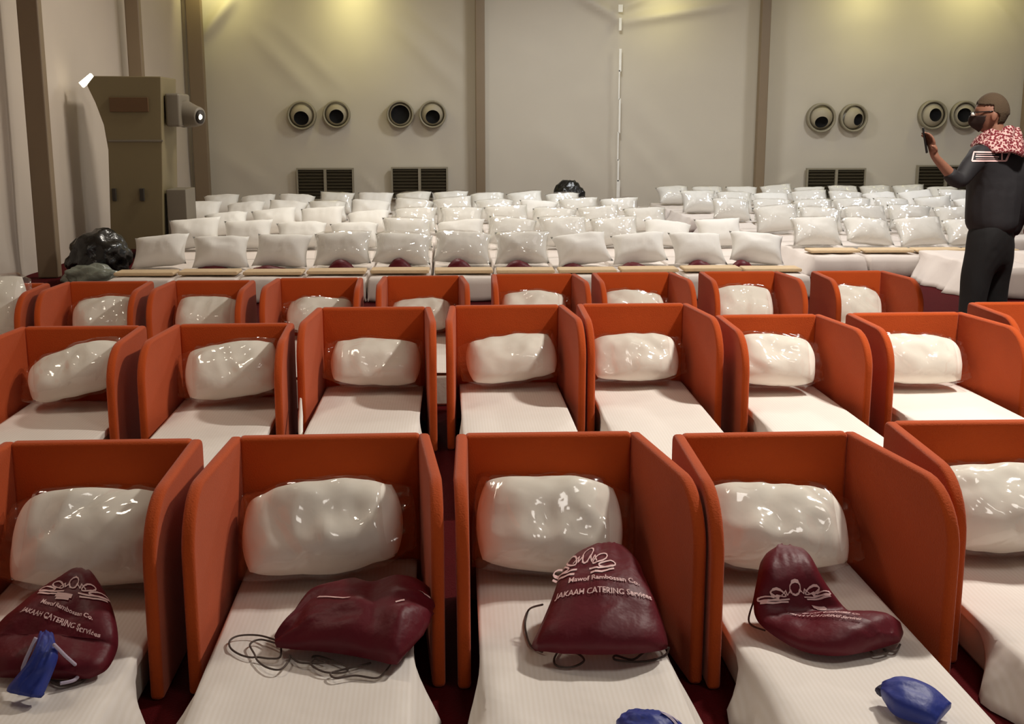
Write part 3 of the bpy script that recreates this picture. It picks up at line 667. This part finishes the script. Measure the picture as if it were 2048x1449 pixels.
first = {'A': True, 'D': True}
def use(k):
    p = protoA if k == 'A' else protoD
    if first[k]: first[k] = False; return p
    return copy_tree(p)
ROWN = ['front', 'second', 'middle', 'fourth', 'rear']
sbag = None
for blk, rows in (('left', [(-2.93, 12.02, 11), (-2.94, 13.75, 11), (-2.9, 15.5, 10), (-3.6, 17.3, 11), (-3.66, 19.1, 10)]),
                  ('right', [(4.3, 13.6, 4), (4.3, 15.4, 6), (4.15, 17.2, 7), (4.02, 19.0, 8), (3.98, 20.8, 9)])):
    for r, (x0, y, n) in enumerate(rows):
        for i in range(n):
            x = x0+i*.61
            k = 'D' if (blk == 'right' and i == 0) else 'A'
            b = use(k); b.location = (x-(.035 if k == 'D' else 0), y+.75, 0)
            grp = '%s row of white beds in the %s block' % (ROWN[r], blk)
            where = 'leftmost' if i == 0 else 'rightmost' if i == n-1 else ORD[i]+' from left'
            tag(b, 'white floor bed, %s, %s row of the %s far block' % (where, ROWN[r], blk), 'bed', 'white floor beds in the far blocks')
            film = rnd.random() < (.75 if blk == 'right' or r > 0 else .3) and not (blk == 'left' and i < 3)
            if blk == 'left' and r == 0: film = i in (3, 4, 5, 6)
            big = 1.0
            o = far_pillow(x+rnd.uniform(-.008, .008), y+.02+rnd.uniform(-.07, .07), .372+rnd.uniform(-.012, .02)-(.012 if r > 2 else 0), 44+rnd.uniform(-9, 9), rnd.uniform(-9, 9), rnd.uniform(-6, 6), rnd.randrange(4), film, '', '', .98+rnd.uniform(-.03, .03))
            tag(o, 'white pillow, %s, %s row of the %s far block' % (where, ROWN[r], blk), 'pillow', 'white pillows in the far blocks')
            if r == 0:
                V = []
                yb = y-.58
                bl = box('folded_blanket', -.285, .285, -.11, .15, 0, .035, 'tan', bev=.014); bl.location = (x+rnd.uniform(-.008, .008), yb, .228+rnd.uniform(0, .01)); bl.rotation_euler = (0, 0, R(rnd.uniform(-1.2, 1.2)))
                tag(bl, 'folded tan blanket on a white bed end, %s, %s far block' % (where, blk), 'blanket', 'tan blankets along the far bed ends')
# small dark bags tucked under the front pillows
def small_bag(px, py, w, h, label, m='maroon'):
    c = at(px, py, z=.235); c.y = min(c.y, 11.78); n = []
    L = Loft([((c.x-w*.5, c.y, .222), (c.x-w*.45, c.y+.12, .222), .01), ((c.x-w*.25, c.y-.03, .222), (c.x-w*.25, c.y+.14, .222), h*.8), ((c.x, c.y-.05, .222), (c.x, c.y+.15, .222), h),
              ((c.x+w*.25, c.y-.04, .222), (c.x+w*.25, c.y+.14, .222), h*.7), ((c.x+w*.5, c.y, .222), (c.x+w*.45, c.y+.1, .222), .01)], nu=10, sub=4, seed=px)
    o = tag(L.build('small_bag', m), label, 'bag', 'small dark bags in front of the far pillows')
for px, py, w, h, l in [(432, 534, .36, .04, 'flat dark bag under the second far pillow from the left'), (545, 532, .34, .04, 'flat dark bag peeking out under the third far pillow'),
                        (687, 531, .28, .1, 'dark humped bag under the fourth far pillow'), (802, 530, .26, .11, 'dark humped bag under the fifth far pillow'), (918, 531, .26, .1, 'dark humped bag under the sixth far pillow'),
                        (1035, 530, .28, .08, 'dark bag under the seventh far pillow'), (1140, 527, .24, .05, 'low dark bag under the eighth far pillow'), (1258, 526, .26, .05, 'low dark bag under the ninth far pillow'),
                        (1385, 524, .26, .07, 'greyish purple bag under the tenth far pillow'), (1475, 527, .2, .07, 'small dark bag beneath the rightmost pillow of the far front row')]:
    small_bag(px, py, w, h, l)
# two draped beds behind the person
for i, (x, l) in enumerate(((5.42, 'white bed whose loose sheet spills to the floor, behind the standing person'), (6.42, 'white bed at the right photo edge beyond the standing person'))):
    root = empty('mattress_bed', (x, 12.6, 0), 0, l, 'bed', 'white floor beds in the far blocks')
    box('mattress', -.29, .29, -1.62, -.02, 0, .27, 'foam', root, bev=.03)
    sheet('sheet', .6, 1.64, .28, 0, .16, .1, 3+i*4, root, m='sheet_far', foot=1, amp=.03, n=(6, 8), step=.07)

# ------------------------------------------------------------------ garbage bag heap
def lump(name, c, sx, sy, sz, m, label, cat, seed, parent=None, amp=.22, sub=4):
    bm = bmesh.new(); bmesh.ops.create_icosphere(bm, subdivisions=sub, radius=1)
    for v in bm.verts:
        n = v.co.normalized(); k = 1+amp*nz(n.x*2+seed, n.y*2, n.z*2)+amp*.5*(ridge(n.x*3+seed, n.y*3, n.z*3)-.5)+.04*nz(n.x*9, n.y*9, n.z*9+seed)
        v.co = Vector((n.x*sx*k, n.y*sy*k, max(-sz*.8, n.z*sz*k)))
    zmin = min(v.co.z for v in bm.verts)
    for v in bm.verts: v.co.z -= zmin
    me = bpy.data.meshes.new(name); bm.to_mesh(me); bm.free(); me.shade_smooth(); me.materials.append(M[m])
    o = bpy.data.objects.new(name, me); COL.objects.link(o); o.location = c
    if parent: o.parent = parent
    if label: tag(o, label, cat)
    return o
g = at(190, 545, Y=12.6); lump('garbage_bag', (g.x, 12.75, 0), .33, .3, .30, 'garbage', 'bulging black garbage bag on the floor by the left tent wall', 'garbage bag', 3)
g = at(182, 545, Y=12.2); lump('plastic_bag', (g.x, 12.25, 0), .28, .14, .13, 'greybag', 'crumpled grey clear bag in front of the black garbage bag', 'plastic bag', 8, amp=.35)
g = at(1145, 392, Y=20.4); lump('dark_bag', (g.x, 21.0, 0), .3, .2, .36, 'garbage', 'dark bag standing behind the rear row of pillows near the tent seam', 'bag', 5)

# ------------------------------------------------------------------ the person
PY = 7.35
pc = at(1996, 300, Y=PY); PX = pc.x
Fd = Vector((-.50, .866, 0)); Ld = Vector((-.866, -.50, 0))      # facing, own left
def Q(f, l, z): return Vector((PX, PY, 0))+Fd*f+Ld*l+Vector((0, 0, z))
def skin(name, nodes, edges, m, parent=None, sub=2, root=0):
    me = bpy.data.meshes.new(name); me.from_pydata([n[0] for n in nodes], edges, [])
    o = bpy.data.objects.new(name, me); COL.objects.link(o)
    o.modifiers.new('skin', 'SKIN'); sd = o.modifiers.new('sub', 'SUBSURF'); sd.levels = sub; sd.render_levels = sub
    for i, n in enumerate(nodes):
        r = n[1]; me.skin_vertices[0].data[i].radius = (r, r) if not isinstance(r, tuple) else r
    me.skin_vertices[0].data[root].use_root = True
    dg = bpy.context.evaluated_depsgraph_get(); ev = o.evaluated_get(dg).to_mesh()
    V = [v.co.copy() for v in ev.vertices]; F = [tuple(p.vertices) for p in ev.polygons]
    o.evaluated_get(dg).to_mesh_clear(); bpy.data.objects.remove(o)
    return V, F
HZ = 1.72   # head centre height
hf = Vector((-.96, .28, 0)).normalized(); hl = Vector((-hf.y, hf.x, 0)); hc = Q(.05, .03, HZ)
def head_geo():
    V, F = [], []; bm = bmesh.new(); bmesh.ops.create_icosphere(bm, subdivisions=5, radius=1)
    for v in bm.verts:
        n = v.co.normalized(); x, y, z = n.x, n.y, n.z            # x forward, y left, z up
        X = x*.098; Yv = y*.077; Z = z*.122
        if z < 0: X *= 1-.10*(-z)+(.12*(-z) if x > 0 else -.25*(-z)); Yv *= 1-.30*(-z)
        if x < -.2 and z > 0: X *= 1.06
        def g(px, py, pz, s): return math.exp(-((x-px)**2+(y-py)**2+(z-pz)**2)/s)
        X += .030*g(1, 0, -.18, .018)+.016*g(1, 0, -.02, .012)                 # nose
        X += .008*g(.93, 0, -.52, .02)+.012*g(.8, 0, -.85, .06)               # lips, chin
        X -= .010*(g(.9, .36, .08, .02)+g(.9, -.36, .08, .02)); X += .007*(g(.93, .3, .28, .03)+g(.93, -.3, .28, .03))
        V.append(hc+hf*X+hl*Yv+Vector((0, 0, Z)))
    F = [tuple(a.index for a in f.verts) for f in bm.faces]; bm.free()
    for s in (-1, 1):                                                          # ears
        bm = bmesh.new(); bmesh.ops.create_icosphere(bm, subdivisions=3, radius=1); b = len(V)
        for v in bm.verts:
            V.append(hc+hf*(-.008+v.co.x*.019)+hl*(s*.080+v.co.y*.009)+Vector((0, 0, -.012+v.co.z*.032)))
        F += [tuple(b+a.index for a in f.verts) for f in bm.faces]; bm.free()
    return V, F
def handbones(wrist, palm, dirf, thumb_dir, nodes, edges, iw, curl=.5, spread=None, nrm=None):
    "palm and five chains; dirf runs along the fingers, spread across the knuckles, nrm is the way they curl"
    b = len(nodes); pc_ = wrist+dirf*.045; nodes.append((pc_, (.032, .016))); edges.append((iw, b))
    for k in range(4):
        o = spread*(.030-.020*k); L = (.075, .085, .08, .062)[k]
        kn = wrist+dirf*.088+o; s = len(nodes); nodes.append((kn, .0105)); edges.append((b, s))
        d = dirf.copy(); p = kn
        for j in range(3):
            d = (d+nrm*curl*(j+.6)*.6).normalized(); p = p+d*L*(.42, .32, .26)[j]; nodes.append((p, (.0095, .0085, .007)[j])); edges.append((s+j, s+j+1))
    s = len(nodes); t0 = wrist+dirf*.03+spread*.032; nodes.append((t0, .012)); edges.append((b, s)); t1 = t0+(thumb_dir)*.035; nodes.append((t1, .0105)); t2 = t1+(thumb_dir+nrm*.5).normalized()*.03; nodes.append((t2, .009)); edges += [(s, s+1), (s+1, s+2)]
# joint positions (left arm raised holding the phone, right arm hanging)
hand_p = at(1868, 312, Y=PY-.28); elbow = at(1916, 366, Y=PY-.22); shL = Q(0, .19, 1.47)
elR = Q(-.04, -.27, 1.15); wrR = Q(.06, -.29, .92); shR = Q(0, -.19, 1.47)
def body_nodes():
    n = [(Q(0, 0, .96), (.10, .09)), (Q(0, 0, 1.12), (.09, .08)), (Q(0, 0, 1.3), (.11, .09)), (Q(-.01, 0, 1.44), (.10, .08)), (Q(0, 0, 1.53), .058), (Q(.02, .01, 1.62), .055), (hc, .06)]
    e = [(i, i+1) for i in range(6)]
    for s, sh, el, wr in ((1, shL, elbow, hand_p), (-1, shR, elR, wrR)):
        b = len(n); n += [(sh, .05), (sh.lerp(el, .5), .045), (el, .038), (el.lerp(wr, .4), .036), (wr, .024)]; e += [(3, b)]+[(b+i, b+i+1) for i in range(4)]
        if s > 0:
            fdir = (Vector((-.25, .1, .95))).normalized(); handbones(wr, None, fdir, (Vector((-.6, -.5, .5))).normalized(), n, e, b+4, .75, spread=Vector((.25, -.95, .1)).normalized(), nrm=Vector((-1, .0, .1)).normalized())
        else:
            handbones(wr, None, Vector((0, 0, -1)), (Fd+Vector((0, 0, -1))).normalized(), n, e, b+4, .3, spread=Fd.copy(), nrm=Ld.copy())
    for s in (1, -1):
        b = len(n); hp = Q(0, .09*s, .92); n += [(hp, .07), (Q(.02, .10*s, .72), .078), (Q(.02, .11*s, .50), .055), (Q(0, .115*s, .3), .052), (Q(-.02, .12*s, .09), .036), (Q(.10, .13*s, .045), .035), (Q(.19, .14*s, .03), .026)]
        e += [(0, b)]+[(b+i, b+i+1) for i in range(6)]
    return n, e
n, e = body_nodes(); V, F = skin('person', n, e, 'skin')
V2, F2 = head_geo(); b = len(V); V += V2; F += [tuple(b+i for i in f) for f in F2]
P = mesh('person', V, F, 'skin'); rm = P.modifiers.new('remesh', 'REMESH'); rm.mode = 'VOXEL'; rm.voxel_size = .006; rm.use_smooth_shade = True
sm = P.modifiers.new('smooth', 'SMOOTH'); sm.iterations = 2; sm.factor = .5
tag(P, 'person in black jacket and trousers with a checked red scarf, holding up a phone', 'person')
# clothes
n = [(Q(0, 0, .94), (.17, .17)), (Q(0, 0, 1.10), (.18, .175)), (Q(0, 0, 1.25), (.19, .16)), (Q(-.01, 0, 1.42), (.17, .12)), (Q(0, 0, 1.51), (.10, .085)), (Q(.005, 0, 1.555), (.075, .07))]
e = [(i, i+1) for i in range(5)]
for sh, el, wr, s in ((shL, elbow, hand_p, 1), (shR, elR, wrR, -1)):
    b = len(n); f = .45 if s > 0 else .92; n += [(sh, .078), (sh.lerp(el, .5), .066), (el, .055), (el.lerp(wr, f), .045)]; e += [(3, b), (b, b+1), (b+1, b+2), (b+2, b+3)]
def joint_mesh(name, n, e, m, vox=.012, wrinkle=.006):
    V, F = skin(name, n, e, m); V = [v+Vector((nz(v.x*6, v.y*6, v.z*5), nz(v.y*6, v.z*5, v.x*6), 0))*wrinkle*2 for v in V]
    o = mesh(name, V, F, m, P); r = o.modifiers.new('remesh', 'REMESH'); r.mode = 'VOXEL'; r.voxel_size = vox; r.use_smooth_shade = True
    s = o.modifiers.new('smooth', 'SMOOTH'); s.iterations = 3; return o
jacket = joint_mesh('jacket', n, e, 'jacket')
n = [(Q(0, 0, 1.14), (.15, .145)), (Q(0, 0, .90), (.165, .16))]; e = [(0, 1)]
for s in (1, -1):
    b = len(n); n += [(Q(0, .095*s, .80), .112), (Q(.02, .10*s, .66), .10), (Q(.02, .11*s, .48), .082), (Q(0, .115*s, .28), .078), (Q(-.01, .12*s, .08), .07)]; e += [(1, b)]+[(b+i, b+i+1) for i in range(4)]
joint_mesh('trousers', n, e, 'trousers')
for s in (1, -1):
    V, F = skin('shoe', [(Q(-.05, .12*s, .05), .048), (Q(.06, .128*s, .045), .05), (Q(.17, .137*s, .04), .042), (Q(.22, .14*s, .035), .03)], [(0, 1), (1, 2), (2, 3)], 'shoe'); V = [Vector((v.x, v.y, max(.003, v.z))) for v in V]
    mesh('shoe', V, F, 'shoe', P)
# hair cap, mask, glasses, scarf
def cap(name, keep, off, m, sub=5):
    bm = bmesh.new(); bmesh.ops.create_icosphere(bm, subdivisions=sub, radius=1)
    kill = [v for v in bm.verts if not keep(v.co.normalized())]
    bmesh.ops.delete(bm, geom=kill, context='VERTS'); V, idx = [], {}
    for i, v in enumerate(bm.verts):
        nn = v.co.normalized(); x, y, z = nn; X = x*.098; Yv = y*.077; Z = z*.122
        if z < 0: X *= 1-.10*(-z)+(.12*(-z) if x > 0 else -.25*(-z)); Yv *= 1-.30*(-z)
        if x < -.2 and z > 0: X *= 1.06
        k = off(x, y, z); V.append(hc+hf*(X+x*k)+hl*(Yv+y*k)+Vector((0, 0, Z+z*k))); idx[v.index] = i
    F = [tuple(a.index for a in f.verts) for f in bm.faces]; bm.free()
    o = mesh(name, V, F, m, P); s = o.modifiers.new('solid', 'SOLIDIFY'); s.thickness = .008; s.offset = 0; return o
cap('hair', lambda v: (v.z > .42 and v.x < .82) or (v.x < .0 and v.z > .05+.2*v.x) or (v.x < -.4 and v.z > -.45), lambda x, y, z: .004+.004*max(0, z), 'hair')
cap('face_mask', lambda v: v.x > .30-.25*v.z and v.z < -.06 and v.z > -.99, lambda x, y, z: .008+.028*math.exp(-((x-.93)**2+y*y+(z+.3)**2)/.12), 'mask')
gl = [hc+hf*(.103)+hl*(-.055)+Vector((0, 0, .012)), hc+hf*.118+Vector((0, 0, .012)), hc+hf*(.103)+hl*(.055)+Vector((0, 0, .012)), hc+hf*.0+hl*.083+Vector((0, 0, .018))]
tube('glasses', gl, .004, 'phone', P, sub=4, n=6)
tube('glasses', [hc+hf*.108+hl*.052+Vector((0, 0, .002)), hc+hf*.112+hl*.034+Vector((0, 0, .0))], .012, 'seam', P, sub=2, n=8)  # white piece put in as the glint on the lens
Vs, Fs = [], []
nu, nv = 40, 10
for j in range(nv+1):
    for i in range(nu+1):
        a = 2*math.pi*i/nu; t = j/nv; back = max(0, -math.cos(a))
        rr = .082+.075*t**1.2+.008*math.sin(a*7+t*5); z = 1.615-.095*t-.05*back*t*t+.012*math.sin(a*5+t*7)+.02*back*(1-t)
        Vs.append(Q(0, 0, 0)+Fd*(rr*.95*math.cos(a)-.01)+Ld*(rr*1.08*math.sin(a))+Vector((0, 0, z)))
Fs = [(j*(nu+1)+i, j*(nu+1)+i+1, (j+1)*(nu+1)+i+1, (j+1)*(nu+1)+i) for j in range(nv) for i in range(nu)]
sc = mesh('scarf', Vs, Fs, 'scarf', P); s = sc.modifiers.new('solid', 'SOLIDIFY'); s.thickness = .016; s.offset = 1
# printed panel on the back of the jacket, laid on the cloth
dg = bpy.context.evaluated_depsgraph_get(); bpy.context.view_layer.update(); dg.update()
ev = jacket.evaluated_get(dg); jm = ev.to_mesh(); bvh = BVHTree.FromPolygons([v.co.copy() for v in jm.vertices], [tuple(p.vertices) for p in jm.polygons]); ev.to_mesh_clear()
def onback(px, py, lift=.004):
    o0 = at(px, py, Y=PY-.6); d = (at(px, py, Y=PY+.5)-o0).normalized(); h = bvh.ray_cast(o0, d)
    return h[0]-d*lift if h[0] is not None else at(px, py, Y=PY-.15)
def strip(pts, wpx):
    V, F = [], []; Qp = []
    for a, b in zip(pts, pts[1:]):
        for k in range(8): Qp.append((a[0]+(b[0]-a[0])*k/8, a[1]+(b[1]-a[1])*k/8))
    Qp.append(pts[-1])
    for i, p in enumerate(Qp):
        a = Qp[max(0, i-1)]; b = Qp[min(len(Qp)-1, i+1)]; dx, dy = b[0]-a[0], b[1]-a[1]; L = math.hypot(dx, dy) or 1
        for k in (-1, 1): V.append(onback(p[0]-dy/L*wpx*k, p[1]+dx/L*wpx*k))
    return V, [(2*i, 2*i+1, 2*i+3, 2*i+2) for i in range(len(Qp)-1)]
Vb, Fb = [], []
for pts, wd in (([(1944, 322), (1948, 304), (2004, 305)], 1.4), ([(1944, 322), (2012, 322)], 1.6), ([(2004, 305), (2004, 320)], 1.4), ([(2004, 305), (2020, 305), (2012, 322)], 2), ([(1951, 313), (1998, 314)], 1.0), ([(1952, 309), (1990, 309)], .5), ([(1952, 318), (1996, 318)], .5)):
    v, f = strip(pts, wd); b = len(Vb); Vb += v; Fb += [tuple(b+i for i in q) for q in f]
mesh('back_print', Vb, Fb, 'print', P, smooth=False)
# the phone in the raised hand
a = hand_p+Vector((-.055, -.02, .10)); ph = box('mobile_phone', -.005, .005, -.037, .037, -.02, .135, 'phone', bev=.004)
ph.location = at(1853, 300, Y=PY-.28); ph.rotation_euler = (R(0), R(-12), R(-26)); tag(ph, 'slim dark phone held upright in the raised left hand', 'phone')
